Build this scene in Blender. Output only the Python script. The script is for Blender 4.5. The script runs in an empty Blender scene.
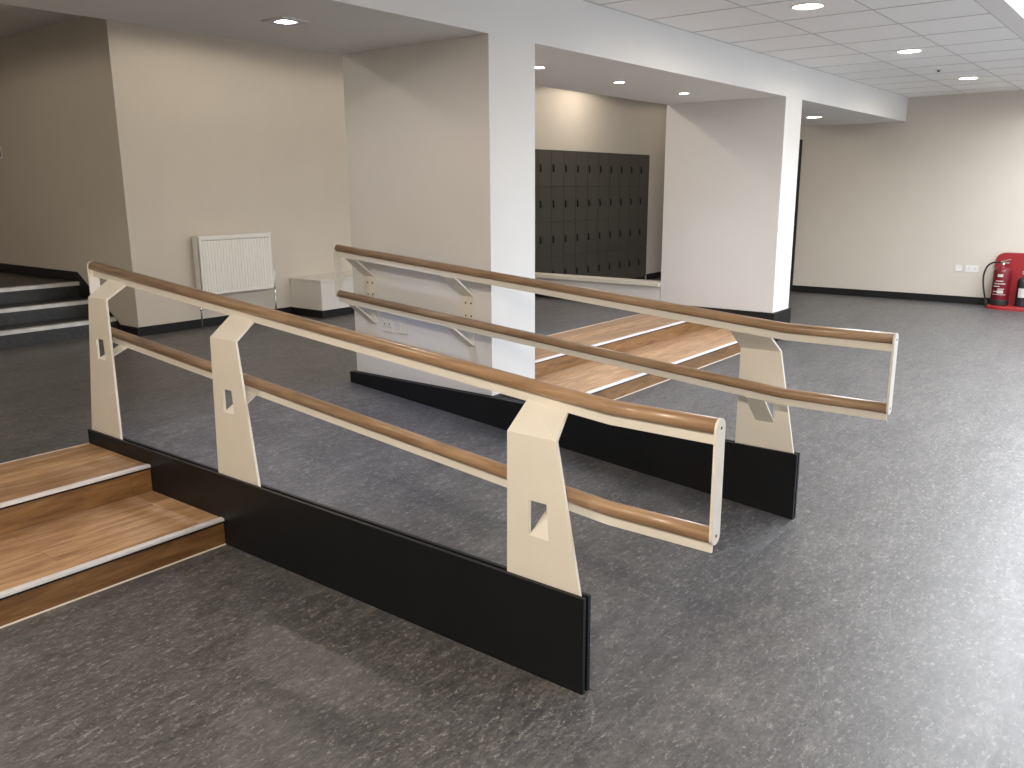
import bpy, bmesh, math, random
from mathutils import Vector, Matrix
random.seed(7)
S = bpy.context.scene
COL = S.collection

# ------------------------------------------------------------------ camera
cam_d = bpy.data.cameras.new('camera')
cam = bpy.data.objects.new('camera', cam_d)
COL.objects.link(cam)
S.camera = cam
cam_d.sensor_fit = 'HORIZONTAL'
cam_d.sensor_width = 36.0
cam_d.lens = 850.165 / 1024 * 36
cam_d.clip_start = 0.05
cam_d.clip_end = 200
R = ((0.61723211, -0.78676067, -0.00567183),
     (-0.18074416, -0.13477453, -0.97425221),
     (0.76573891, 0.6023649, -0.22538957))
cam.matrix_world = Matrix(((R[0][0], -R[1][0], -R[2][0], 0),
                           (R[0][1], -R[1][1], -R[2][1], 0),
                           (R[0][2], -R[1][2], -R[2][2], 1.6),
                           (0, 0, 0, 1)))

# ------------------------------------------------------------------ view + world + daylight
vs = S.view_settings
vs.view_transform = 'Standard'
vs.look = 'None'
vs.gamma = 1
vs.use_curve_mapping = False
vs.exposure = 1.0
W = bpy.data.worlds.new('world')
S.world = W
W.use_nodes = True
bg = W.node_tree.nodes['Background']
bg.inputs[0].default_value = (0.75, 0.83, 0.95, 1)
bg.inputs[1].default_value = 0.6


def area(name, loc, target, sx, sy, power, colr, spread=180):
    d = bpy.data.lights.new(name, 'AREA')
    d.shape = 'RECTANGLE'
    d.size = sx
    d.size_y = sy
    d.energy = power
    d.color = colr
    d.spread = math.radians(spread)
    o = bpy.data.objects.new(name, d)
    COL.objects.link(o)
    o.location = loc
    o.rotation_euler = (Vector(target) - Vector(loc)).to_track_quat('-Z', 'Y').to_euler()
    return o


# daylight through the long window wall on the right-hand side of the hall
area('daylight_window', (7.6, -1.75, 1.27), (7.6, 5, 1.0), 8.8, 2.1, 20, (1.0, 0.99, 0.97))
area('daylight_sky', (6.4, -3.4, 3.5), (6.4, 1.7, 0.6), 7.0, 2.4, 270, (0.76, 0.85, 1.0))


def spot(loc, power, colr, angle=110, blend=0.8, rad=0.06, target=None):
    d = bpy.data.lights.new('lamp', 'SPOT')
    d.energy = power
    d.color = colr
    d.spot_size = math.radians(angle)
    d.spot_blend = blend
    d.shadow_soft_size = rad
    o = bpy.data.objects.new('lamp', d)
    COL.objects.link(o)
    o.location = loc
    if target:
        o.rotation_euler = (Vector(target) - Vector(loc)).to_track_quat('-Z', 'Y').to_euler()
    return o


WARM = (1.0, 0.88, 0.73)
COOL = (0.52, 0.64, 1.0)


# ------------------------------------------------------------------ materials
def new_mat(name):
    m = bpy.data.materials.new(name)
    m.use_nodes = True
    return m, m.node_tree, m.node_tree.nodes['Principled BSDF']


def paint(name, c, rough=0.6, var=0.03, scale=6.0, bump=0.0, metal=0.0, spec=0.5, bscale=90):
    m, nt, b = new_mat(name)
    b.inputs['Roughness'].default_value = rough
    b.inputs['Metallic'].default_value = metal
    b.inputs['Specular IOR Level'].default_value = spec
    tc = nt.nodes.new('ShaderNodeTexCoord')
    n = nt.nodes.new('ShaderNodeTexNoise')
    n.inputs['Scale'].default_value = scale
    n.inputs['Detail'].default_value = 4
    nt.links.new(tc.outputs['Object'], n.inputs['Vector'])
    r = nt.nodes.new('ShaderNodeValToRGB')
    r.color_ramp.elements[0].position = 0.3
    r.color_ramp.elements[1].position = 0.7
    r.color_ramp.elements[0].color = (*[max(0, v * (1 - var)) for v in c], 1)
    r.color_ramp.elements[1].color = (*[min(1, v * (1 + var)) for v in c], 1)
    nt.links.new(n.outputs['Fac'], r.inputs['Fac'])
    nt.links.new(r.outputs['Color'], b.inputs['Base Color'])
    if bump:
        n2 = nt.nodes.new('ShaderNodeTexNoise')
        n2.inputs['Scale'].default_value = bscale
        nt.links.new(tc.outputs['Object'], n2.inputs['Vector'])
        bp = nt.nodes.new('ShaderNodeBump')
        bp.inputs['Strength'].default_value = bump
        bp.inputs['Distance'].default_value = 0.002
        nt.links.new(n2.outputs['Fac'], bp.inputs['Height'])
        nt.links.new(bp.outputs['Normal'], b.inputs['Normal'])
    return m


def emit(name, c, s):
    m, nt, b = new_mat(name)
    b.inputs['Base Color'].default_value = (*c, 1)
    b.inputs['Emission Color'].default_value = (*c, 1)
    b.inputs['Emission Strength'].default_value = s
    return m


def mixc(nt, fac, a, b, mode='MIX'):
    x = nt.nodes.new('ShaderNodeMix')
    x.data_type = 'RGBA'
    x.blend_type = mode
    for i, v in ((0, fac), (6, a), (7, b)):
        if hasattr(v, 'links'):
            nt.links.new(v, x.inputs[i])
        elif isinstance(v, (int, float)):
            x.inputs[i].default_value = v
        else:
            x.inputs[i].default_value = (*v, 1)
    return x.outputs[2]


def ramp(nt, src, stops):
    r = nt.nodes.new('ShaderNodeValToRGB')
    els = r.color_ramp.elements
    while len(els) < len(stops):
        els.new(0.5)
    for e, (p, c) in zip(els, stops):
        e.position = p
        e.color = (*c, 1)
    nt.links.new(src, r.inputs['Fac'])
    return r.outputs['Color']


def noise(nt, vec, scale, detail=4, rough=0.55, dist=0.0):
    n = nt.nodes.new('ShaderNodeTexNoise')
    n.inputs['Scale'].default_value = scale
    n.inputs['Detail'].default_value = detail
    n.inputs['Roughness'].default_value = rough
    n.inputs['Distortion'].default_value = dist
    nt.links.new(vec, n.inputs['Vector'])
    return n.outputs['Fac']


def mapped(nt, scale, rot=(0, 0, 0), loc=(0, 0, 0)):
    tc = nt.nodes.new('ShaderNodeTexCoord')
    mp = nt.nodes.new('ShaderNodeMapping')
    mp.inputs['Scale'].default_value = scale
    mp.inputs['Rotation'].default_value = rot
    mp.inputs['Location'].default_value = loc
    nt.links.new(tc.outputs['Object'], mp.inputs['Vector'])
    return mp.outputs['Vector']


def lino_mat(name, tone=1.0):
    """marbled grey linoleum: streaked base with light and dark flecks"""
    m, nt, b = new_mat(name)
    v1 = mapped(nt, (1.0, 2.6, 1.0), (0, 0, 0.10))
    v2 = mapped(nt, (1.0, 2.0, 1.0), (0, 0, -0.16), (3, 1, 0))
    k = tone

    def bw(col_out, mul):
        q = nt.nodes.new('ShaderNodeRGBToBW')
        nt.links.new(col_out, q.inputs[0])
        w = nt.nodes.new('ShaderNodeMath'); w.operation = 'MULTIPLY'; w.inputs[1].default_value = mul
        nt.links.new(q.outputs[0], w.inputs[0])
        return w.outputs[0]
    base = ramp(nt, noise(nt, v1, 7.0, 9, 0.78, 0.3),
                [(0.30, (0.078 * k, 0.078 * k, 0.082 * k)), (0.50, (0.145 * k, 0.143 * k, 0.149 * k)),
                 (0.72, (0.245 * k, 0.241 * k, 0.246 * k))])
    mid = ramp(nt, noise(nt, v2, 34, 6, 0.78, 0.8), [(0.36, (0.50, 0.50, 0.51)), (0.50, (1, 1, 1)), (0.66, (1.55, 1.52, 1.48))])
    c = mixc(nt, 0.85, base, mid, 'MULTIPLY')

    def wisps(vec, scale, width, mask_scale, lo, hi):
        n_ = noise(nt, vec, scale, 5, 0.6, 0.9)
        w1 = nt.nodes.new('ShaderNodeMath'); w1.operation = 'SUBTRACT'; w1.inputs[1].default_value = 0.5
        nt.links.new(n_, w1.inputs[0])
        w2 = nt.nodes.new('ShaderNodeMath'); w2.operation = 'ABSOLUTE'
        nt.links.new(w1.outputs[0], w2.inputs[0])
        line = bw(ramp(nt, w2.outputs[0], [(0.0, (1, 1, 1)), (width, (0, 0, 0))]), 1.0)
        msk = bw(ramp(nt, noise(nt, vec, mask_scale, 3, 0.6), [(lo, (0, 0, 0)), (hi, (1, 1, 1))]), 1.0)
        w3 = nt.nodes.new('ShaderNodeMath'); w3.operation = 'MULTIPLY'
        nt.links.new(line, w3.inputs[0]); nt.links.new(msk, w3.inputs[1])
        return w3.outputs[0]

    big = ramp(nt, noise(nt, v1, 1.6, 4, 0.6), [(0.35, (0.80, 0.80, 0.82)), (0.65, (1.16, 1.15, 1.13))])
    c = mixc(nt, 1.0, c, big, 'MULTIPLY')
    c = mixc(nt, wisps(v1, 16, 0.030, 23, 0.50, 0.62), c, (0.050, 0.048, 0.050))
    c = mixc(nt, wisps(v2, 13, 0.026, 19, 0.52, 0.62), c, (0.47 * k, 0.455 * k, 0.43 * k))
    c = mixc(nt, wisps(v2, 24, 0.040, 27, 0.55, 0.64), c, (0.52 * k, 0.50 * k, 0.48 * k))
    nt.links.new(c, b.inputs['Base Color'])
    rr = nt.nodes.new('ShaderNodeMapRange')
    rr.inputs['To Min'].default_value = 0.38
    rr.inputs['To Max'].default_value = 0.48
    nt.links.new(noise(nt, v2, 9, 5), rr.inputs['Value'])
    nt.links.new(rr.outputs[0], b.inputs['Roughness'])
    b.inputs['Specular IOR Level'].default_value = 0.75
    bp = nt.nodes.new('ShaderNodeBump')
    bp.inputs['Strength'].default_value = 0.18
    bp.inputs['Distance'].default_value = 0.002
    nt.links.new(noise(nt, v2, 40, 4), bp.inputs['Height'])
    nt.links.new(bp.outputs['Normal'], b.inputs['Normal'])
    return m


def plank_mat(name, dark=1.0, row=0.15, upright=False, tint=(1, 1, 1)):
    """wood-effect planks running along X"""
    m, nt, b = new_mat(name)
    tc = nt.nodes.new('ShaderNodeTexCoord')
    mp = nt.nodes.new('ShaderNodeMapping')
    if upright:
        mp.inputs['Rotation'].default_value = (math.radians(90), 0, 0)
    nt.links.new(tc.outputs['Object'], mp.inputs['Vector'])
    br = nt.nodes.new('ShaderNodeTexBrick')
    br.inputs['Color1'].default_value = (0.0, 0.0, 0.0, 1)
    br.inputs['Color2'].default_value = (1, 1, 1, 1)
    br.inputs['Mortar'].default_value = (0.5, 0.5, 0.5, 1)
    br.inputs['Scale'].default_value = 1
    br.inputs['Mortar Size'].default_value = 0.0008
    br.inputs['Brick Width'].default_value = 1.15
    br.inputs['Row Height'].default_value = row
    nt.links.new(mp.outputs['Vector'], br.inputs['Vector'])
    v = mapped(nt, (1.2, 9.0, 9.0))
    # every plank gets its own grain: offset the grain lookup by the plank's random value
    add = nt.nodes.new('ShaderNodeVectorMath'); add.operation = 'MULTIPLY_ADD'
    nt.links.new(br.outputs['Color'], add.inputs[0])
    add.inputs[1].default_value = (7, 5, 3)
    nt.links.new(v, add.inputs[2])
    g = noise(nt, add.outputs[0], 2.6, 8, 0.62, 0.7)
    k = dark
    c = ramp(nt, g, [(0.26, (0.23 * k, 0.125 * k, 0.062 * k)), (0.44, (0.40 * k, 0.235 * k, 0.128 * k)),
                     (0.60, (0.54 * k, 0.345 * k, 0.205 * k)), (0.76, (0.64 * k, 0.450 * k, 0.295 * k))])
    tone = ramp(nt, br.outputs['Color'], [(0, (0.74, 0.72, 0.72)), (0.5, (0.95, 0.95, 0.95)), (1, (1.12, 1.14, 1.16))])
    c = mixc(nt, 0.9, c, tone, 'MULTIPLY')
    fine = ramp(nt, noise(nt, mapped(nt, (3, 60, 60)), 3, 4), [(0.35, (0.8, 0.78, 0.76)), (0.65, (1.08, 1.08, 1.08))])
    c = mixc(nt, 0.7, c, fine, 'MULTIPLY')
    c = mixc(nt, 1.0, c, tint, 'MULTIPLY')
    c = mixc(nt, br.outputs['Fac'], c, (0.10, 0.055, 0.03))
    nt.links.new(c, b.inputs['Base Color'])
    b.inputs['Roughness'].default_value = 0.34
    return m


def oak_mat(name):
    """turned hardwood rail, grain along Y, in finger-jointed lengths"""
    m, nt, b = new_mat(name)
    v = mapped(nt, (14, 0.9, 14))
    g = noise(nt, v, 3.0, 7, 0.6, 0.4)
    c = ramp(nt, g, [(0.28, (0.26, 0.155, 0.085)), (0.50, (0.42, 0.270, 0.155)), (0.72, (0.56, 0.385, 0.235))])
    tc = nt.nodes.new('ShaderNodeTexCoord')
    sp = nt.nodes.new('ShaderNodeSeparateXYZ')
    nt.links.new(tc.outputs['Object'], sp.inputs[0])
    fl = nt.nodes.new('ShaderNodeMath'); fl.operation = 'DIVIDE'; fl.inputs[1].default_value = 0.83
    nt.links.new(sp.outputs['Y'], fl.inputs[0])
    f2 = nt.nodes.new('ShaderNodeMath'); f2.operation = 'FLOOR'
    nt.links.new(fl.outputs[0], f2.inputs[0])
    wn = nt.nodes.new('ShaderNodeTexWhiteNoise'); wn.noise_dimensions = '1D'
    nt.links.new(f2.outputs[0], wn.inputs['W'])
    t = ramp(nt, wn.outputs['Value'], [(0, (0.82, 0.80, 0.78)), (1, (1.12, 1.12, 1.12))])
    c = mixc(nt, 1.0, c, t, 'MULTIPLY')
    nt.links.new(c, b.inputs['Base Color'])
    b.inputs['Roughness'].default_value = 0.33
    b.inputs['Coat Weight'].default_value = 0.25
    b.inputs['Coat Roughness'].default_value = 0.25
    return m


def tile_mat(name):
    m, nt, b = new_mat(name)
    v = mapped(nt, (1, 1, 1))
    c = ramp(nt, noise(nt, v, 260, 2), [(0.3, (0.86, 0.86, 0.85)), (0.7, (0.90, 0.90, 0.89))])
    nt.links.new(c, b.inputs['Base Color'])
    b.inputs['Roughness'].default_value = 0.9
    return m


M = {
    'white': paint('white_wall_paint', (0.765, 0.76, 0.75), 0.7, 0.01, 3, 0.08),
    'beige': paint('magnolia_wall_paint', (0.620, 0.572, 0.500), 0.75, 0.015, 3, 0.08),
    'soffit': paint('soffit_paint', (0.66, 0.64, 0.635), 0.75, 0.01, 3, 0.05),
    'lino': lino_mat('marbled_grey_linoleum', 0.64),
    'lino_ramp': lino_mat('marbled_dark_ramp_linoleum', 0.62),
    'lino_up': lino_mat('marbled_upper_linoleum', 0.58),
    'dark_lino': lino_mat('charcoal_stair_linoleum', 0.12),
    'plank': plank_mat('wood_plank_tread', tint=(1.14, 1.13, 1.06)),
    'plank_r': plank_mat('wood_plank_riser_shaded', 0.50, 0.128, True, (1.08, 0.94, 0.66)),  # tread planks toned down; the riser's lack of sheen is put into the colour
    'oak': oak_mat('oak_handrail'),
    'cream': paint('cream_powder_coat', (0.80, 0.765, 0.685), 0.36, 0.012, 5),
    'black': paint('black_lacquered_board', (0.008, 0.009, 0.011), 0.42, 0.1, 8, 0.03, spec=0.28),
    'black_edge': paint('black_board_edge', (0.022, 0.027, 0.034), 0.45, 0.1, 8),
    'skirt': paint('black_skirting', (0.010, 0.010, 0.011), 0.55, 0.1, 8, spec=0.3),
    'alu': paint('aluminium_nosing', (0.93, 0.93, 0.95), 0.35, 0.03, 40, metal=0.35),
    'alu_dim': paint('worn_aluminium_nosing', (0.75, 0.74, 0.71), 0.42, 0.15, 9, metal=0.5),
    'rad': paint('radiator_enamel', (0.80, 0.79, 0.75), 0.35, 0.01),
    'chrome': paint('brushed_chrome', (0.7, 0.7, 0.7), 0.25, 0.02, metal=1.0),
    'screw': paint('dark_screw', (0.05, 0.05, 0.05), 0.5, 0.1),
    'plastic': paint('white_plastic', (0.78, 0.77, 0.75), 0.35, 0.01),
    'plastic_dk': paint('grey_plastic', (0.10, 0.10, 0.10), 0.4, 0.05),
    'box': paint('white_boxing', (0.72, 0.70, 0.66), 0.5, 0.01),
    'ledge': paint('cream_ledge', (0.80, 0.755, 0.67), 0.4, 0.01),
    'locker': paint('charcoal_locker', (0.076, 0.071, 0.061), 0.42, 0.12, 2),
    'locker_dk': paint('locker_carcass', (0.012, 0.012, 0.012), 0.5, 0.1),
    'handle': paint('black_handle', (0.008, 0.008, 0.008), 0.4, 0.1),
    'tile': tile_mat('mineral_ceiling_tile'),
    'grid': paint('ceiling_grid', (0.52, 0.52, 0.51), 0.5, 0.02),
    'red': paint('red_moulded_plastic', (0.30, 0.016, 0.020), 0.4, 0.05),
    'red2': paint('red_enamel', (0.16, 0.010, 0.016), 0.25, 0.05),
    'rubber': paint('black_rubber', (0.012, 0.012, 0.012), 0.5, 0.1),
    'label': paint('label_print', (0.55, 0.50, 0.48), 0.5, 0.05, 60),
    'warm_glow': emit('warm_lamp_glow', (1.0, 0.88, 0.66), 14),
    'cool_glow': emit('cool_lamp_glow', (0.80, 0.87, 1.0), 14),
    'roof_glow': emit('rooflight_glow', (0.94, 0.97, 1.0), 6.2),
}


# ------------------------------------------------------------------ helpers
def finish(name, bm, mat, parent=None, loc=None, smooth=False, bevel=0.0):
    bmesh.ops.recalc_face_normals(bm, faces=bm.faces)
    off = Vector(loc) if loc else (parent['_o'] if parent and '_o' in parent.keys() else None)
    me = bpy.data.meshes.new(name)
    o = bpy.data.objects.new(name, me)
    base = Vector((0, 0, 0))
    if parent is not None:
        base = ORG[parent.name]
    elif loc:
        base = Vector(loc)
    for v in bm.verts:
        v.co -= base
    bm.to_mesh(me)
    bm.free()
    me.materials.append(M[mat])
    COL.objects.link(o)
    if parent is not None:
        o.parent = parent
        ORG[o.name] = base.copy()
    else:
        o.location = base
        ORG[o.name] = base.copy()
    if smooth:
        for p in me.polygons:
            p.use_smooth = True
    if bevel:
        b = o.modifiers.new('bevel', 'BEVEL')
        b.width = bevel
        b.segments = 2
        b.limit_method = 'ANGLE'
        b.angle_limit = math.radians(40)
        b.harden_normals = True
        for p in me.polygons:
            p.use_smooth = True
    return o


ORG = {}


def thing(name, label, cat, loc, group=None):
    o = bpy.data.objects.new(name, None)
    COL.objects.link(o)
    o.location = loc
    o.empty_display_size = 0.1
    ORG[o.name] = Vector(loc)
    o['label'] = label
    o['category'] = cat
    if group:
        o['group'] = group
    return o


def tag(o, label, cat, group=None):
    o['label'] = label
    o['category'] = cat
    if group:
        o['group'] = group
    return o


def structure(o):
    o['kind'] = 'structure'
    return o


def box(bm, x0, x1, y0, y1, z0, z1):
    vs_ = [bm.verts.new((x, y, z)) for x in (x0, x1) for y in (y0, y1) for z in (z0, z1)]
    for f in ((0, 1, 3, 2), (4, 6, 7, 5), (0, 4, 5, 1), (2, 3, 7, 6), (0, 2, 6, 4), (1, 5, 7, 3)):
        bm.faces.new([vs_[i] for i in f])
    return bm


def B(*a):
    return box(bmesh.new(), *a)


def prism(bm, pts, axis, a, b):
    """extrude polygon pts (2-D) along axis from a to b"""
    def P(u, v, w):
        return {0: (w, u, v), 1: (u, w, v), 2: (u, v, w)}[axis]
    lo = [bm.verts.new(P(u, v, a)) for u, v in pts]
    hi = [bm.verts.new(P(u, v, b)) for u, v in pts]
    bm.faces.new(lo)
    bm.faces.new(hi[::-1])
    n = len(pts)
    for i in range(n):
        j = (i + 1) % n
        bm.faces.new((lo[i], lo[j], hi[j], hi[i]))
    return bm


def cyl(bm, p0, p1, r0, r1=None, n=20, cap=True):
    r1 = r0 if r1 is None else r1
    p0, p1 = Vector(p0), Vector(p1)
    d = (p1 - p0).normalized()
    u = d.orthogonal().normalized()
    w = d.cross(u)
    rings = []
    for p, r in ((p0, r0), (p1, r1)):
        rings.append([bm.verts.new(p + u * (r * math.cos(2 * math.pi * i / n)) + w * (r * math.sin(2 * math.pi * i / n))) for i in range(n)])
    for i in range(n):
        j = (i + 1) % n
        bm.faces.new((rings[0][i], rings[0][j], rings[1][j], rings[1][i]))
    if cap:
        bm.faces.new(rings[0][::-1])
        bm.faces.new(rings[1])
    return bm


def lathe(bm, prof, cx, cy, n=28):
    rings = []
    for r, z in prof:
        rings.append([bm.verts.new((cx + r * math.cos(2 * math.pi * i / n), cy + r * math.sin(2 * math.pi * i / n), z)) for i in range(n)])
    for a, b in zip(rings, rings[1:]):
        for i in range(n):
            j = (i + 1) % n
            bm.faces.new((a[i], a[j], b[j], b[i]))
    bm.faces.new(rings[0][::-1])
    bm.faces.new(rings[-1])
    return bm


def tube(bm, pts, r, n=10):
    pts = [Vector(p) for p in pts]
    prev = None
    for i, p in enumerate(pts):
        a = pts[max(i - 1, 0)]
        b = pts[min(i + 1, len(pts) - 1)]
        d = (b - a).normalized()
        if i == 0:
            u = d.orthogonal().normalized()
        else:
            u = (u - d * u.dot(d)).normalized()
        w = d.cross(u)
        ring = [bm.verts.new(p + u * (r * math.cos(2 * math.pi * k / n)) + w * (r * math.sin(2 * math.pi * k / n))) for k in range(n)]
        if prev:
            for k in range(n):
                j = (k + 1) % n
                bm.faces.new((prev[k], prev[j], ring[j], ring[k]))
        else:
            bm.faces.new(ring[::-1])
        prev = ring
    bm.faces.new(prev)
    return bm


def sweep_yz(bm, path, section):
    """sweep a section [(x, n)] along a (y, z) path at constant x, mitred"""
    prev = None
    path = [Vector((0, y, z)) for y, z in path]
    for i, p in enumerate(path):
        d0 = (p - path[i - 1]).normalized() if i else None
        d1 = (path[i + 1] - p).normalized() if i < len(path) - 1 else None
        d0 = d0 or d1
        d1 = d1 or d0
        n = None
        n0 = Vector((0, -d0.z, d0.y)); n1 = Vector((0, -d1.z, d1.y))
        n = (n0 + n1).normalized()
        n = n / n.dot(n0)
        ring = [bm.verts.new((x, p.y + n.y * t, p.z + n.z * t)) for x, t in section]
        if prev:
            for k in range(len(ring)):
                j = (k + 1) % len(ring)
                bm.faces.new((prev[k], prev[j], ring[j], ring[k]))
        else:
            bm.faces.new(ring[::-1])
        prev = ring
    bm.faces.new(prev)
    return bm


def fill_plane(name, mat, polys, z0=None):
    bm = bmesh.new()
    for p in polys:
        bm.faces.new([bm.verts.new(v) for v in p])
    return finish(name, bm, mat)


# ------------------------------------------------------------------ shell
H = 0.26          # upper level
YR = 1.34         # foot of the ramp
YU = 4.54         # top of the ramp and edge of the upper level
SOF = 2.455
CEIL = 2.776

structure(finish('floor', box(box(bmesh.new(), -3.0, 13.05, -1.5, YU, -0.12, 0.0), 8.57, 15.0, YU, 7.6, -0.12, 0.0), 'lino'))
structure(finish('floor_upper', B(-3.0, 8.57, YU, 7.98, 0.0, H), 'lino_up'))
structure(finish('floor_landing', B(-3.0, 4.025, 8.66, 10.56, H, 0.71), 'dark_lino'))

# near wall with a row of windows (behind the right edge of the picture)
bm = bmesh.new()
box(bm, -3, 3.0, -1.65, -1.5, 0, 2.776)
box(bm, 12.2, 13.2, -1.65, -1.5, 0, 2.776)
box(bm, 3.0, 12.2, -1.65, -1.5, 0, 0.15)
box(bm, 3.0, 12.2, -1.65, -1.5, 2.4, 2.776)
structure(finish('wall_window_side', bm, 'beige'))
for i in range(4):
    x0 = 3.0 + 2.3 * i
    bm = bmesh.new()
    for a in (x0, x0 + 2.25):
        box(bm, a, a + 0.05, -1.62, -1.55, 0.15, 2.4)
    for z in (0.15, 1.9, 2.35):
        box(bm, x0, x0 + 2.3, -1.62, -1.55, z, z + 0.05)
    structure(finish('window_%d' % (i + 1), bm, 'plastic'))

structure(finish('wall_left', B(-3.15, -3.0, -1.65, 10.7, 0, 3.1), 'beige'))
structure(finish('wall_right', B(13.05, 13.20, -1.65, 4.72, 0, 3.1), 'beige'))
bm = bmesh.new()
box(bm, 13.05, 13.20, 5.66, 6.3, 0, 3.1)
box(bm, 13.05, 13.20, 4.72, 5.66, 2.27, 3.1)
structure(finish('wall_right_return', bm, 'beige'))
structure(finish('wall_stair', B(4.025, 4.20, 7.60, 10.7, 0.0, 3.1), 'beige'))
structure(finish('wall_landing', B(-3.0, 4.025, 10.56, 10.7, 0.3, 3.1), 'beige'))
structure(finish('wall_back', B(4.20, 8.57, 7.60, 7.75, 0, 3.1), 'beige'))
bm = bmesh.new()
box(bm, 8.57, 9.754, 7.42, 7.57, 0, 3.1)
box(bm, 9.754, 13.28, 7.42, 7.57, 2.124, 3.1)
box(bm, 13.28, 15.0, 7.42, 7.57, 0, 3.1)
structure(finish('wall_locker_side', bm, 'beige'))
structure(finish('wall_corridor', B(15.0, 15.15, 4.5, 7.6, 0, 3.1), 'beige'))
structure(finish('wall_corridor_end', B(13.2, 15.0, 4.39, 4.54, 0, 3.1), 'beige'))
structure(finish('ceiling_upper', B(-3.0, 15.0, YU, 10.7, 3.1, 3.2), 'soffit'))

# suspended tile ceiling of the lower hall, with the rooflight cut out of it
RLx0, RLx1, RLy0, RLy1 = 5.2, 12.4, -0.1, 1.15
bm = bmesh.new()
box(bm, -3, 13.05, 1.30, 3.291, CEIL, CEIL + 0.05)
structure(finish('ceiling', bm, 'tile'))
bm = bmesh.new()
box(bm, -3, RLx0, -1.5, 1.30, CEIL - 0.004, CEIL + 0.05)
box(bm, RLx1, 13.05, -1.5, 1.30, CEIL - 0.004, CEIL + 0.05)
box(bm, RLx0, RLx1, -1.5, RLy0, CEIL - 0.004, CEIL + 0.05)
box(bm, RLx0, RLx1, RLy1, 1.30, CEIL - 0.004, CEIL + 0.05)
box(bm, RLx0 - 0.04, RLx1 + 0.04, RLy1, RLy1 + 0.04, CEIL + 0.05, CEIL + 0.42)
box(bm, RLx0 - 0.04, RLx1 + 0.04, RLy0 - 0.04, RLy0, CEIL + 0.05, CEIL + 0.42)
box(bm, RLx0 - 0.04, RLx0, RLy0, RLy1, CEIL + 0.05, CEIL + 0.42)
box(bm, RLx1, RLx1 + 0.04, RLy0, RLy1, CEIL + 0.05, CEIL + 0.42)
structure(finish('ceiling_margin', bm, 'white'))
bm = bmesh.new()
g = 0.009
x = 5.80 - 0.67 * 13
while x < 13.0:
    box(bm, x - g / 2, x + g / 2, 1.30, 3.291, CEIL - 0.003, CEIL)
    x += 0.67
for y in (1.305, 1.915, 2.565, 3.275):
    box(bm, -3, 13.05, y - g / 2 - (0.008 if y < 1.4 else 0), y + g / 2, CEIL - 0.003, CEIL)
structure(finish('ceiling_grid', bm, 'grid'))
t = thing('rooflight', 'bright white rooflight panel in the ceiling at the top right corner', 'rooflight', (8.8, 0.5, CEIL + 0.2))
finish('diffuser', B(RLx0, RLx1, RLy0, RLy1, CEIL + 0.38, CEIL + 0.40), 'roof_glow', t)

bm = bmesh.new()
box(bm, -3, 6, 3.291, YU, SOF, 3.1)
box(bm, 6, 13.05, 3.291, 4.60, SOF, 3.1)
structure(finish('ceiling_bulkhead', bm, 'white'))

# black skirtings
def trim(n, *a):
    structure(finish('trim_%d' % n, B(*a), 'skirt', bevel=0.003))
trim(1, 13.035, 13.05, -1.5, 4.72, 0, 0.10)
trim(2, 4.20, 5.774, 7.585, 7.60, H, H + 0.085)
trim(3, 13.28, 15.0, 7.405, 7.42, 0, 0.10)
bm = prism(bmesh.new(), [(7.585, H), (7.585, H + 0.082), (7.93, H + 0.082), (8.68, 0.802), (10.56, 0.802), (10.56, 0.66), (8.7, 0.60), (8.3, H)], 0, 4.002, 4.026)
structure(finish('trim_4', bm, 'skirt'))
structure(finish('trim_5', B(4.026, 4.20, 7.585, 7.60, H, H + 0.085), 'skirt'))

# dark leaf added to supply the darkness of the far right opening
d = structure(finish('door_dark_infill', B(13.10, 13.14, 4.77, 5.62, 0.01, 2.22), 'locker_dk', bevel=0.003))
finish('door_frame', box(box(box(bmesh.new(), 13.03, 13.2, 4.72, 4.77, 0, 2.27), 13.03, 13.2, 5.62, 5.66, 0, 2.27), 13.03, 13.2, 4.77, 5.62, 2.225, 2.27), 'locker_dk', d)
finish('door_handle', cyl(cyl(bmesh.new(), (13.10, 5.52, 1.0), (13.05, 5.52, 1.0), 0.01), (13.05, 5.53, 1.0), (13.05, 5.40, 1.0), 0.009), 'chrome', d)

# ------------------------------------------------------------------ pillars
def pillar(x0, x1, label, plinth):
    t = thing('pillar', label, 'pillar', ((x0 + x1) / 2, 3.9, 0))
    yb = YU if x0 < 5 else 4.60
    finish('shaft', B(x0, x1, 3.291, yb, 0.0, SOF), 'white', t)
    bm = bmesh.new()
    if x0 < 5:
        box(bm, x0 + 0.002, x1 + 0.022, 3.262, 3.300, 0.0, plinth)
        box(bm, x1 - 0.004, x1 + 0.022, 3.300, YU, 0.0, plinth)
    else:
        box(bm, x0 - 0.022, x1 + 0.022, 3.265, 3.300, 0.0, plinth)
        box(bm, x1 - 0.004, x1 + 0.022, 3.300, YU, 0.0, plinth)
        box(bm, x0 - 0.022, x0 + 0.004, 3.300, YU, 0.0, plinth)
    finish('plinth', bm, 'skirt', t, bevel=0.003)
    return t
pillar(3.985, 4.430, 'wide white square pillar behind the far handrail, nearest to the radiator', 0.330)
pillar(8.568, 9.012, 'white square pillar to the right of the lockers, on a tall black plinth', 0.313)

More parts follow.
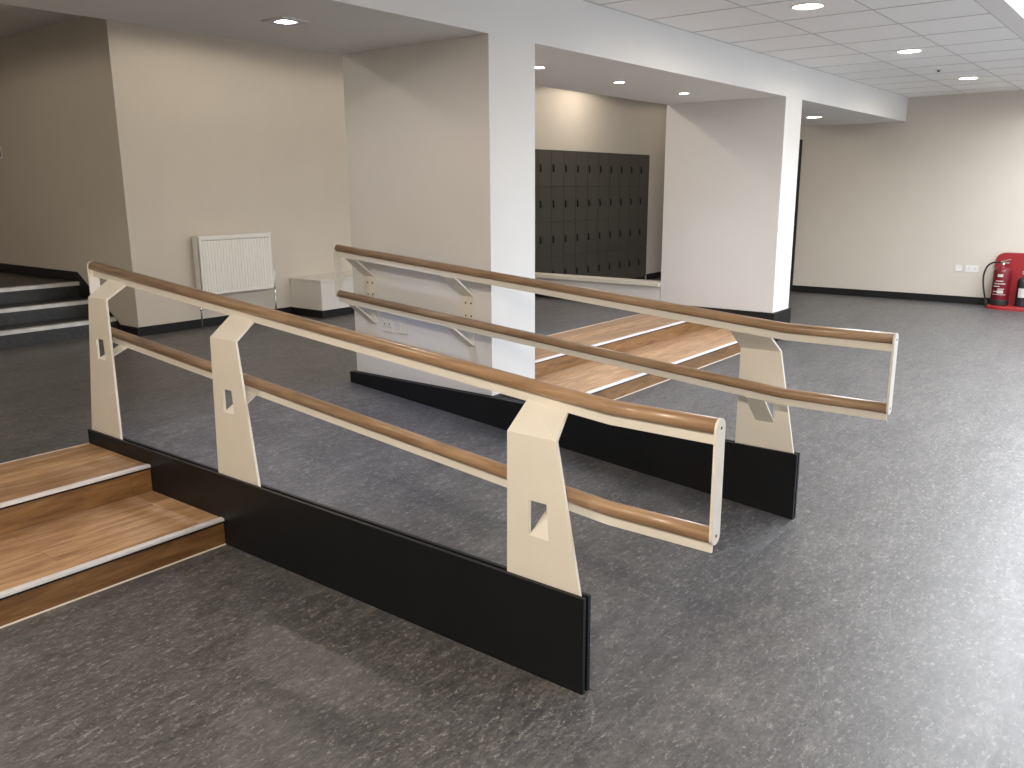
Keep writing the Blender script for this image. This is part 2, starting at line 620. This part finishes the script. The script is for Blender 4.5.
# ------------------------------------------------------------------ wood stairs
def wood_stairs(x0, x1, label):
    t = thing('staircase', label, 'stairs', ((x0 + x1) / 2, 3.9, 0))
    y1, y2 = 3.305, 3.915
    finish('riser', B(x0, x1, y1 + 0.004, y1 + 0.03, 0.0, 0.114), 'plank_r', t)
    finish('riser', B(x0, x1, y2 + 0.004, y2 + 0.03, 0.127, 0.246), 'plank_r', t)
    finish('tread', B(x0, x1, y1 + 0.026, y2 + 0.004, 0.100, 0.127), 'plank', t)
    finish('tread', B(x0, x1, y2 + 0.026, YU + 0.0, 0.230, H + 0.001), 'plank', t)
    for y, z in ((y1, 0.127), (y2, H + 0.001)):
        # ribbed aluminium nosing strip with a short lip
        bm = bmesh.new()
        for k in range(4):
            box(bm, x0, x1, y + 0.0068 * k, y + 0.0068 * k + 0.0050, z - 0.004, z + 0.0035)
        box(bm, x0, x1, y, y + 0.027, z - 0.004, z + 0.001)
        box(bm, x0, x1, y - 0.003, y + 0.001, z - 0.010, z + 0.002)
        finish('nosing', bm, 'alu', t)
        finish('nosing_shade_line', B(x0, x1, y - 0.001, y + 0.01, z - 0.019, z - 0.010), 'skirt', t)  # dark strip standing in for the shade under the nosing lip
    finish('joint_strip', B(x0, x1, y1 - 0.002, y1 + 0.006, 0.0, 0.005), 'ledge', t)
    finish('joint_strip', B(x0, x1, YU - 0.006, YU + 0.004, H, H + 0.003), 'alu_dim', t)
    return t
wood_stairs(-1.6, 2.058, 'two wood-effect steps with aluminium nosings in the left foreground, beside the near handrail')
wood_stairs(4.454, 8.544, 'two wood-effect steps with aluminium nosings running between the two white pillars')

# ------------------------------------------------------------------ dark stairs at the back left
t = thing('staircase', 'dark charcoal stair flight with three pale nosings at the back left', 'stairs', (1.8, 8.2, H))
ys = [7.96, 8.29, 8.62]
bm_prev = H
for i, y in enumerate(ys):
    z = H + 0.15 * (i + 1)
    y2 = ys[i + 1] + 0.0 if i < 2 else 8.64
    finish('step', B(-1.2, 4.000, y + 0.004, y2 + 0.004 if i < 2 else 8.62, H, z), 'dark_lino', t) if i < 2 else finish('step', B(-1.2, 4.000, 8.630, 8.658, H, z), 'dark_lino', t)
    finish('nosing', box(B(-1.2, 4.000, y - 0.006, y + 0.004, z - 0.035, z + 0.003), -1.2, 4.000, y - 0.006, y + 0.045, z, z + 0.003), 'alu_dim', t)

# ------------------------------------------------------------------ ramp
bm = prism(bmesh.new(), [(YR - 0.02, 0.0015), (YU, H + 0.001), (YU, 0.0), (YR - 0.02, 0.0)], 0, 2.104, 3.921)
tag(finish('ramp', bm, 'lino_ramp', loc=(3.0, 3.0, 0)), 'dark grey marbled ramp rising between the two black kerbs', 'ramp')

# ------------------------------------------------------------------ balustrades
RAD = 0.0245


def rail_parts(t, xr, ztop, yend, ybend, ytop, slope, gap):
    """timber rails on fins, plus the two end plates; ztop is the top of the upper timber on the level part"""
    n = 20
    sec = []
    for k in range(n):
        a = 2 * math.pi * k / n
        sx, sz = math.cos(a), math.sin(a)
        sec.append((xr + RAD * sx, RAD * (sz if sz > -0.80 else -0.80)))
    rails = []
    for dz, nm in ((0.0, 'top_rail'), (-gap, 'lower_rail')):
        zc = ztop + dz - RAD
        path = [(yend, zc), (ybend - 0.035, zc), (ybend - 0.012, zc), (ybend + 0.0, zc + 0.0003), (ybend + 0.012, zc + slope * 0.012), (ybend + 0.035, zc + slope * 0.035), (ytop, zc + slope * (ytop - ybend))]
        r = finish(nm, sweep_yz(bmesh.new(), path, sec), 'oak', t, smooth=False)
        for p in r.data.polygons:
            p.use_smooth = len(p.vertices) == 4
        fs = [(xr - 0.005, -0.055), (xr + 0.005, -0.055), (xr + 0.005, -0.018), (xr - 0.005, -0.018)]
        fp = [(yend - 0.0, zc), (ybend, zc), (ytop, zc + slope * (ytop - ybend))]
        finish('rail_bar', sweep_yz(bmesh.new(), fp, fs), 'cream', r, bevel=0.0012)
        # pale finger joint where two lengths meet
        for yj in ((ybend + 0.03),):
            pass
    # end plates, flat bars with rounded ends
    for y, s, up in ((yend, -1, 0.0), (ytop, 1, slope * (ytop - ybend))):
        zt = ztop + up - 0.0275
        zb = ztop + up - gap - 0.0235
        pts = []
        w = 0.0285
        for k in range(13):
            a = math.pi * k / 12
            pts.append((xr + w * math.cos(a), zt + w * math.sin(a)))
        for k in range(13):
            a = math.pi + math.pi * k / 12
            pts.append((xr + w * math.cos(a), zb + w * math.sin(a)))
        y0, y1 = (y - 0.010, y) if s < 0 else (y, y + 0.010)
        e = finish('end_plate', prism(bmesh.new(), pts, 1, y0, y1), 'cream', t, bevel=0.0012)
        for z in (zt, zb):
            yy = y0 - 0.001 if s < 0 else y1 + 0.001
            finish('screw', cyl(bmesh.new(), (xr, yy, z), (xr, yy - s * 0.003, z), 0.005, n=12), 'screw', e)


def post(t, px, xr, y0, y1, ta, tb, zbend, zfin, hole, finb, zlow, zbase=0.30, slope=0.0):
    """folded plate post. y0<y1 base edges, ta/tb top edges, hole = (ya_bottom, yb, ya_top, zb, zt)"""
    bm = bmesh.new()
    hx0, hx1, hx0t, hz0, hz1 = hole
    V = lambda x, y, z: bm.verts.new((x, y, z))
    A, Bq, C, D = V(px, y0, zbase), V(px, y1, zbase), V(px, tb, zbend), V(px, ta, zbend)
    a, b, c, d_ = V(px, hx0, hz0), V(px, hx1, hz0), V(px, hx1, hz1), V(px, hx0t, hz1)
    for q in ((A, Bq, b, a), (Bq, C, c, b), (C, D, d_, c), (D, A, a, d_)):
        bm.faces.new(q)
    # head folds toward the rail
    e, f = V(xr, finb[0], zfin + slope * (finb[0] - finb[1]) ), V(xr, finb[1], zfin)
    bm.faces.new((D, C, f, e))
    # tongue cut from the opening, folded up to the lower rail
    g1, g2 = V(xr, hx0t - 0.004 if hx0t < hx1 else hx0t, zlow), V(xr, hx1, zlow)
    bm.faces.new((a, b, g2, g1))
    o = finish('post', bm, 'cream', t)
    m = o.modifiers.new('thickness', 'SOLIDIFY')
    m.thickness = 0.012
    m.offset = 0
    b_ = o.modifiers.new('bevel', 'BEVEL')
    b_.width = 0.0012
    b_.segments = 1
    b_.limit_method = 'ANGLE'
    return o


def kerb(t, xa, xb, first):
    """two black boards with a slot between for the posts"""
    for x0, x1 in ((xa, xa + 0.016), (xb - 0.016, xb)):
        finish('kerb_board', B(x0, x1, YR, 4.545, 0.0, 0.337), 'black', t, bevel=0.0015)
    finish('kerb_core', B(xa + 0.016, xb - 0.016, YR + 0.012, 4.54, 0.0, 0.318), 'skirt', t)


SL = 0.0852
# near side
NX = 2.20
zt = 0.956
t = thing('handrail', 'nearest cream steel balustrade with two oak rails on a long black kerb', 'handrail', (2.082, 2.9, 0), 'ramp balustrades')
kerb(t, 2.060, 2.104, True)
rail_parts(t, NX, zt, 0.982, 1.34, 4.562, SL, 0.333)
def finz(y, z0, yb, sl, low=0):
    return z0 - RAD - 0.055 + max(0, y - yb) * sl - low
for (y0, y1, ta, tb, zb, fa, fb, hole) in (
        (1.358, 1.660, 1.459, 1.656, 0.828, 1.500, 1.664, (1.488, 1.566, 1.497, 0.490, 0.612)),
        (3.037, 3.346, 3.131, 3.320, 0.965, 3.165, 3.330, (3.181, 3.257, 3.190, 0.636, 0.742)),
        (4.223, 4.535, 4.215, 4.395, 1.062, 4.235, 4.405, (4.285, 4.362, 4.290, 0.746, 0.852))):
    post(t, 2.082, NX, y0, y1, ta, tb, zb, finz(fb, zt, 1.34, SL) + 0.002, hole, (fa, fb), finz(hole[0], zt, 1.34, SL, 0.333) + 0.004, slope=SL)

# far side
FX = 3.81
zf = 0.987
FS = 0.0800
FB = 1.39
GF = 0.306
t = thing('handrail', 'farther cream steel balustrade with two oak rails, fixed to the white pillar', 'handrail', (3.942, 2.9, 0), 'ramp balustrades')
kerb(t, 3.921, 3.965, False)
rail_parts(t, FX, zf, 0.925, FB, 4.48, FS, GF)
hole = (1.470, 1.566, 1.480, 0.472, 0.565)
post(t, 3.943, FX, 1.358, 1.664, 1.459, 1.662, 0.828, finz(1.667, zf, FB, FS) + 0.002, hole, (1.462, 1.667), finz(1.52, zf, FB, FS, GF) + 0.004, slope=FS)
# folded wall brackets screwed to the pillar face
for (ya, yb, ztp, zbt) in ((3.425, 3.525, 0.945, 0.632), (4.312, 4.412, 1.017, 0.697)):
    bx = 3.979
    bm = bmesh.new()
    V = lambda x, y, z: bm.verts.new((x, y, z))
    p = [V(bx, ya, zbt), V(bx, yb, zbt), V(bx, yb, ztp), V(bx, ya, ztp)]
    bm.faces.new(p)
    zf1 = finz(yb, zf, FB, FS) + 0.002
    zf0 = finz(ya, zf, FB, FS) + 0.002
    q = [V(FX, ya, zf0), V(FX, yb, zf1)]
    bm.faces.new((p[3], p[2], q[1], q[0]))
    zl = finz(ya, zf, FB, FS, GF) + 0.002
    r = [V(FX, ya + 0.02, zl), V(FX, ya + 0.085, zl + 0.005)]
    pb = [V(bx, ya, zbt + 0.001), V(bx, ya + 0.07, zbt + 0.001)]
    bm.faces.new((pb[0], pb[1], r[1], r[0]))
    o = finish('wall_bracket', bm, 'cream', t)
    m = o.modifiers.new('thickness', 'SOLIDIFY')
    m.thickness = 0.012
    m.offset = 0
    for yy in (ya + 0.02, ya + 0.065):
        for zz in (ztp - 0.045, ztp - 0.125):
            finish('screw', cyl(bmesh.new(), (bx - 0.0075, yy, zz), (bx - 0.004, yy, zz), 0.006, n=10), 'screw', o)

# ------------------------------------------------------------------ partition, ledge and boxing
t = thing('low_partition', 'low white partition with a cream ledge, in front of the lockers', 'partition', (8.63, 6.0, H))
finish('panel', B(8.572, 8.70, 4.605, 7.41, 0.0, 0.500), 'white', t)
finish('panel_skirting', B(8.558, 8.5705, 4.605, 7.41, H + 0.001, H + 0.055), 'skirt', t)
finish('ledge', B(8.53, 8.745, 4.605, 7.41, 0.500, 0.545), 'ledge', t, bevel=0.006)

t = thing('storage_bench', 'low white boxed bench with a lid, to the right of the radiator', 'bench', (6.6, 7.25, H))
finish('body', B(5.785, 8.0, 7.095, 7.595, H + 0.08, 0.640), 'box', t)
finish('lid', B(5.775, 8.01, 7.085, 7.597, 0.641, 0.660), 'box', t, bevel=0.003)
finish('plinth', B(5.777, 8.0, 7.087, 7.595, H + 0.001, H + 0.08), 'skirt', t)

# ------------------------------------------------------------------ radiator
t = thing('radiator', 'white fluted panel radiator mounted on the back wall', 'radiator', (5.07, 7.52, 0.59))
rx0, rx1, rz0, rz1, ry = 4.635, 5.475, 0.585, 1.160, 7.475
bm = bmesh.new()
nfl = 24
pts = []
px0, px1 = rx0 + 0.035, rx1 - 0.012
for k in range(nfl + 1):
    xk = px0 + (px1 - px0) * k / nfl
    wv = (px1 - px0) / nfl
    if k < nfl:
        pts += [(xk, ry + 0.0045), (xk + wv * 0.16, ry), (xk + wv * 0.70, ry), (xk + wv * 0.86, ry + 0.0045)]
pts.append((px1, ry + 0.0045))
pts = [(rx0 + 0.012, ry + 0.001)] + pts + [(rx1, ry + 0.001), (rx1, ry + 0.022), (rx0 + 0.012, ry + 0.022)]
prism(bm, pts, 2, rz0 + 0.03, rz1 - 0.035)
finish('front_panel', bm, 'rad', t)
finish('panel_rim', B(rx0 + 0.012, rx1, ry, ry + 0.022, rz1 - 0.036, rz1 - 0.010), 'rad', t, bevel=0.005)
finish('panel_rim', B(rx0 + 0.012, rx1, ry, ry + 0.022, rz0, rz0 + 0.031), 'rad', t, bevel=0.005)
finish('rear_panel', B(rx0 + 0.012, rx1, ry + 0.065, ry + 0.085, rz0, rz1 - 0.012), 'rad', t, bevel=0.004)
bm = bmesh.new()
box(bm, rx0, rx1 + 0.004, ry - 0.002, ry + 0.006, rz1 - 0.012, rz1)
box(bm, rx0, rx1 + 0.004, ry + 0.082, ry + 0.09, rz1 - 0.012, rz1)
for k in range(30):
    xk = rx0 + (rx1 - rx0) * k / 29
    box(bm, xk - 0.006, xk + 0.006, ry, ry + 0.085, rz1 - 0.006, rz1)
finish('top_grille', bm, 'rad', t)
bm = bmesh.new()
for k in range(26):
    xk = rx0 + 0.05 + (rx1 - rx0 - 0.09) * k / 25
    box(bm, xk - 0.008, xk + 0.006, ry - 0.0035, ry - 0.0015, rz1 - 0.050, rz1 - 0.042)
finish('vent_slots', bm, 'plastic_dk', t)
for a in (rx0 - 0.001, rx1 + 0.001):
    finish('side_cover', B(a - 0.003, a + 0.003, ry + 0.018, ry + 0.086, rz0 + 0.02, rz1 - 0.008), 'rad', t)
for a, hi in ((rx0 + 0.0, 0.0), (rx1 + 0.04, 0.11)):
    v = finish('valve', cyl(bmesh.new(), (a, ry + 0.045, rz0 + 0.01 - (0 if hi else 0.16)), (a, ry + 0.045, rz0 + 0.06 + hi - (0 if hi else 0.18)), 0.015 if hi else 0.012), 'plastic' if hi else 'chrome', t, smooth=True)
    finish('pipe', cyl(bmesh.new(), (a, ry + 0.045, H), (a, ry + 0.045, rz0 + 0.02), 0.008, n=12), 'chrome', t, smooth=True)
    finish('connector', cyl(bmesh.new(), (a, ry + 0.045, rz0 + 0.025), (a + (0.06 if not hi else -0.06), ry + 0.045, rz0 + 0.025), 0.010, n=12), 'chrome', t, smooth=True)

# ------------------------------------------------------------------ sockets
def socket_x(x, yc, zc, w, h, label, group, blanks=2, two=False):
    """wall plate on a wall facing -X"""
    t = thing('wall_socket', label, 'socket', (x, yc, zc), group)
    finish('face_plate', B(x - 0.010, x, yc - w / 2, yc + w / 2, zc - h / 2, zc + h / 2), 'plastic', t, bevel=0.002)
    if two:
        for k in (-1, 1):
            finish('blank_module', B(x - 0.012, x - 0.0095, yc + k * w * 0.24 - w * 0.17, yc + k * w * 0.24 + w * 0.17, zc - h * 0.30, zc + h * 0.30), 'plastic', t, bevel=0.001)
    else:
        for k in (-1, 1):
            c = yc + k * w * 0.24
            bm = bmesh.new()
            box(bm, x - 0.0112, x - 0.0098, c - 0.003, c + 0.003, zc + 0.004, zc + 0.014)
            box(bm, x - 0.0112, x - 0.0098, c - 0.014, c - 0.006, zc - 0.012, zc - 0.008)
            box(bm, x - 0.0112, x - 0.0098, c + 0.006, c + 0.014, zc - 0.012, zc - 0.008)
            finish('pin_holes', bm, 'plastic_dk', t)
            finish('switch', B(x - 0.013, x - 0.0098, yc + k * 0.012 - 0.004, yc + k * 0.012 + 0.004, zc + 0.018, zc + 0.032), 'plastic', t)
    return t
socket_x(3.985, 4.206, 0.690, 0.100, 0.086, 'white wall socket low on the nearest pillar, left of the pair', 'sockets on the pillar')
socket_x(3.985, 4.068, 0.690, 0.100, 0.086, 'white twin-module outlet low on the nearest pillar, right of the pair', 'sockets on the pillar', two=True)
socket_x(13.05, 2.430, 0.480, 0.085, 0.086, 'single white outlet plate on the far right wall', 'sockets on the far wall', two=True)
socket_x(13.05, 2.262, 0.480, 0.16, 0.086, 'wide white double socket on the far right wall beside the extinguisher hose', 'sockets on the far wall')

# small sign on the wall beside the landing
t = thing('wall_sign', 'small white-edged black sign high on the wall at the left edge', 'sign', (4.02, 10.15, 1.985))
finish('board', B(4.012, 4.024, 10.045, 10.25, 1.925, 2.055), 'plastic', t, bevel=0.004)
finish('pictogram', B(4.0105, 4.0125, 10.065, 10.23, 1.95, 2.03), 'screw', t)

# ------------------------------------------------------------------ lockers
LY = 7.425
pitch, tier, lz = 0.3193, 0.513, 0.065
NL = 11


def locker(i):
    x1 = 13.272 - pitch * (NL - 1 - i)
    x0 = x1 - pitch
    t = thing('locker', '', 'locker', (x0 + pitch / 2, LY + 0.2, 0), 'bank of lockers')
    finish('carcass', B(x0 + 0.0005, x1 - 0.0005, LY + 0.016, LY + 0.36, 0.0, 2.118), 'locker_dk', t)
    for k in range(4):
        z0 = lz + tier * k
        d = finish('door', B(x0 + 0.003, x1 - 0.003, LY, LY + 0.0155, z0 + 0.003, z0 + tier - 0.003), 'locker', t, bevel=0.002)
        zc = z0 + tier * 0.50
        hb = bmesh.new()
        box(hb, x0 + 0.030, x0 + 0.062, LY - 0.012, LY + 0.001, zc + 0.030, zc + 0.062)
        box(hb, x0 + 0.038, x0 + 0.052, LY - 0.020, LY + 0.001, zc - 0.045, zc + 0.035)
        finish('handle', hb, 'handle', d)
    return t


names = {0: 'charcoal four-door locker, first of the bank beside the left pillar',
         10: 'charcoal four-door locker at the right end of the bank'}
ords = ['first', 'second', 'third', 'fourth', 'fifth', 'sixth', 'seventh', 'eighth', 'ninth', 'tenth', 'eleventh']


def dup(root, dx):
    r = root.copy()
    COL.objects.link(r)
    r.location.x += dx
    for ch in list(root.children):
        c = ch.copy()
        COL.objects.link(c)
        c.parent = r
        for gch in list(ch.children):
            d = gch.copy()
            COL.objects.link(d)
            d.parent = c
    return r


last = locker(NL - 1)
last['label'] = 'charcoal four-door locker at the right end of the bank'
for i in range(1, NL):
    c = dup(last, -pitch * i)
    c['label'] = 'charcoal four-door locker, %s from the right end of the bank' % ords[i]

# ------------------------------------------------------------------ lamps
def downlight(x, y, z, r, glow, label, group, square=False, power=30, colr=WARM, angle=120, blend=0.9, soft=0):
    t = thing('downlight', label, 'ceiling light', (x, y, z), group)
    bm = bmesh.new()
    if square:
        a = 0.088
        rot = 0.0
        for (u0, u1, v0, v1) in ((-a, a, -a, -r), (-a, a, r, a), (-a, -r, -r, r), (r, a, -r, r)):
            box(bm, x + u0, x + u1, y + v0, y + v1, z - 0.006, z)
        finish('trim_plate', bm, 'soffit', t)
    else:
        n = 32
        prof = [(r, z - 0.002), (r * 1.02, z - 0.007), (r * 1.22, z - 0.004), (r * 1.24, z), (r, z)]
        rings = [[bm.verts.new((x + q * math.cos(2 * math.pi * i / n), y + q * math.sin(2 * math.pi * i / n), h)) for i in range(n)] for q, h in prof]
        for k in range(len(rings)):
            a, b = rings[k], rings[(k + 1) % len(rings)]
            for i in range(n):
                j = (i + 1) % n
                bm.faces.new((a[i], a[j], b[j], b[i]))
        finish('trim_ring', bm, 'plastic', t, smooth=True)
    bm = bmesh.new()
    cyl(bm, (x, y, z - 0.003), (x, y, z - 0.0005), r * 0.99, n=28)
    finish('lamp_glass', bm, glow, t)
    s = spot((x, y, z - 0.02), power, colr, angle, blend, soft or r * 0.7)
    return t


hall = [(3.45, 2.22), (6.06, 2.22), (8.61, 2.20), (11.18, 2.20)]
labs = ['warm round ceiling downlight outside the frame above the ramp foot', 'warm bright round downlight in the tiled ceiling, largest and nearest of the three',
        'warm round downlight in the tiled ceiling, middle one of the three', 'warm round downlight in the tiled ceiling, farthest of the three']
for (x, y), l in zip(hall, labs):
    if x > 4:
        downlight(x, y, CEIL, 0.095, 'warm_glow', l, 'downlights in the tiled ceiling', power=14, angle=176, blend=0.15, soft=0.22)
sof = [(3.02, 3.87, 'cool white downlight in a square plate, in the soffit left of the nearest pillar', True),
       (5.29, 3.90, 'cool round soffit downlight close to the right edge of the nearest pillar', False),
       (6.46, 3.92, 'cool round soffit downlight, middle of the three between the pillars', False),
       (7.61, 3.91, 'cool round soffit downlight closest to the pillar right of the lockers', False)]
for x, y, l, sq in sof:
    downlight(x, y, SOF, 0.048, 'cool_glow', l, 'soffit downlights', square=sq, power=50 if sq else 16, colr=COOL, angle=78 if sq else 95, blend=0.9)
downlight(11.33, 3.97, SOF, 0.095, 'warm_glow', 'warm round downlight in the soffit beyond the right-hand pillar', 'soffit downlights', power=16)
# upper-level lamps behind the bulkhead; last two added to brighten locker-end and stair walls
for (x, y, p) in ((1.2, 5.8, 30), (4.6, 6.0, 27), (6.9, 5.5, 26), (9.4, 6.2, 14), (10.9, 6.75, 20), (13.6, 6.3, 10), (1.6, 8.6, 20)):
    spot((x, y, 3.06), p * 0.85, WARM, 176, 0.15, 0.07)

# the same row of hall lamps, and a second row, continue behind the camera
for (x, y, p) in ((-0.2, 2.2, 70), (-1.7, 2.2, 14), (-1.7, 0.2, 14), (-0.2, 0.2, 165)):
    downlight(x, y, CEIL, 0.095, 'warm_glow', 'warm round ceiling downlight behind the viewer', 'hall downlights behind the viewer', power=p, angle=176, blend=0.15)

# smoke detector
t = thing('detector', 'tiny dark detector head in the tiled ceiling between two downlights', 'detector', (10.12, 2.28, CEIL))
finish('base', lathe(bmesh.new(), [(0.03, CEIL - 0.012), (0.035, CEIL - 0.004), (0.035, CEIL)], 10.12, 2.28), 'plastic', t)
finish('sensor', lathe(bmesh.new(), [(0.012, CEIL - 0.03), (0.018, CEIL - 0.012)], 10.12, 2.28), 'plastic_dk', t)

# ------------------------------------------------------------------ fire point
SX = 12.93
YC = 1.555
t = thing('extinguisher_stand', 'red moulded fire extinguisher stand against the far right wall', 'stand', (SX, YC, 0))
hw = 0.45
bm = bmesh.new()
pts = []
for k in range(9):
    a = math.pi / 2 * k / 8
    pts.append((YC + hw - 0.12 + 0.12 * math.cos(a) - 0.02, 0.60 + 0.12 * math.sin(a)))
for k in range(9):
    a = math.pi / 2 + math.pi / 2 * k / 8
    pts.append((YC - hw + 0.12 + 0.12 * math.cos(a) + 0.02, 0.60 + 0.12 * math.sin(a)))
pts += [(YC - hw, 0.03), (YC + hw - 0.03, 0.03)]
prism(bm, pts, 0, 12.985, 13.03)
finish('back_panel', bm, 'red', t, bevel=0.012)
bm = bmesh.new()
n = 40
lo = []
for zz, s in ((0.0, 1.0), (0.03, 1.0), (0.045, 0.96)):
    ring = []
    for k in range(n):
        a = 2 * math.pi * k / n
        ca, sa = math.cos(a), math.sin(a)
        e = 0.55
        ring.append(bm.verts.new((12.83 + 0.20 * s * math.copysign(abs(ca) ** e, ca), YC + (hw - 0.005) * s * math.copysign(abs(sa) ** e, sa), zz)))
    lo.append(ring)
for a, b in zip(lo, lo[1:]):
    for i in range(n):
        j = (i + 1) % n
        bm.faces.new((a[i], a[j], b[j], b[i]))
bm.faces.new(lo[0][::-1]); bm.faces.new(lo[-1])
finish('base_tray', bm, 'red', t)


def extinguisher(y, label, r, h, x=12.82, black=False):
    z0 = 0.046
    t = thing('fire_extinguisher', label, 'fire extinguisher', (x, y, z0), 'fire extinguishers on the stand')
    body = [(r * 0.90, z0 + 0.055), (r, z0 + 0.075), (r, z0 + h - 0.13)]
    for k in range(1, 8):
        a = math.pi / 2 * k / 8
        body.append((r * math.cos(a) + 0.02 * (k / 8) * 0.3, z0 + h - 0.13 + 0.075 * math.sin(a)))
    body.append((0.022, z0 + h - 0.05))
    finish('cylinder', lathe(bmesh.new(), body, x, y), 'rubber' if black else 'red2', t, smooth=True)
    finish('base_ring', lathe(bmesh.new(), [(r * 0.97, z0), (r * 1.02, z0 + 0.01), (r * 1.02, z0 + 0.065), (r * 0.97, z0 + 0.075)], x, y), 'rubber', t, smooth=False)
    finish('valve_neck', cyl(bmesh.new(), (x, y, z0 + h - 0.055), (x, y, z0 + h - 0.01), 0.019, 0.015), 'chrome', t, smooth=True)
    bm = bmesh.new()
    prism(bm, [(y - 0.07, z0 + h - 0.012), (y + 0.03, z0 + h - 0.02), (y + 0.03, z0 + h + 0.0), (y - 0.07, z0 + h + 0.006)], 0, x - 0.010, x + 0.010)
    prism(bm, [(y - 0.085, z0 + h + 0.035), (y + 0.025, z0 + h + 0.0), (y + 0.03, z0 + h + 0.014), (y - 0.08, z0 + h + 0.048)], 0, x - 0.011, x + 0.011)
    finish('lever', bm, 'chrome', t)
    # label patch wrapped on the front of the cylinder: a pale frame and print bars
    bm = bmesh.new()
    def patch(a0, a1, zz0, zz1, rr):
        m_ = 6
        vv = []
        for k in range(m_ + 1):
            a = a0 + (a1 - a0) * k / m_
            vv.append([bm.verts.new((x - rr * math.cos(a), y + rr * math.sin(a), q)) for q in (zz0, zz1)])
        for k in range(m_):
            bm.faces.new((vv[k][0], vv[k + 1][0], vv[k + 1][1], vv[k][1]))
    rr = r + 0.0012
    zz = z0 + 0.14
    if not black:
        patch(-0.25, 0.35, zz + 0.235, zz + 0.270, rr)
        for k, (a0, a1) in enumerate(((-0.75, 0.8), (-0.2, 0.7), (-0.5, 0.2), (0.0, 0.75), (-0.6, 0.65), (-0.35, 0.5))):
            patch(a0, a1, zz + 0.035 * k, zz + 0.035 * k + (0.012 if k else 0.006), rr)
        patch(-0.45, 0.25, zz + 0.02, zz + 0.06, rr)
    else:
        patch(-0.6, 0.6, zz - 0.02, zz + 0.10, rr)
    o = finish('label_panel', bm, 'label', t)
    return t, x, y, z0 + h


t, x, y, zt_ = extinguisher(1.858, 'tall red fire extinguisher with black hose, left one on the red stand', 0.107, 0.56)
pts = []
P = [(x, y + 0.01, zt_ - 0.01), (x, y + 0.10, zt_ - 0.005), (x - 0.01, y + 0.175, zt_ - 0.05), (x - 0.01, y + 0.212, zt_ - 0.15), (x - 0.01, y + 0.212, zt_ - 0.27),
     (x - 0.005, y + 0.190, zt_ - 0.40), (x, y + 0.165, zt_ - 0.50)]
for i in range(len(P) - 1):
    p0 = Vector(P[max(i - 1, 0)]); p1 = Vector(P[i]); p2 = Vector(P[i + 1]); p3 = Vector(P[min(i + 2, len(P) - 1)])
    for k in range(6):
        u = k / 6
        pts.append(0.5 * ((2 * p1) + (p2 - p0) * u + (2 * p0 - 5 * p1 + 4 * p2 - p3) * u * u + (3 * p1 - p0 - 3 * p2 + p3) * u ** 3))
pts.append(Vector(P[-1]))
hs = finish('hose', tube(bmesh.new(), pts, 0.0115), 'rubber', t, smooth=True)
finish('nozzle', cyl(bmesh.new(), P[-1], (x - 0.005, y + 0.135, zt_ - 0.585), 0.014, 0.03, n=16), 'rubber', hs, smooth=True)
extinguisher(1.60, 'dark-bodied fire extinguisher at the right edge, right one on the red stand', 0.072, 0.44, 12.80, True)
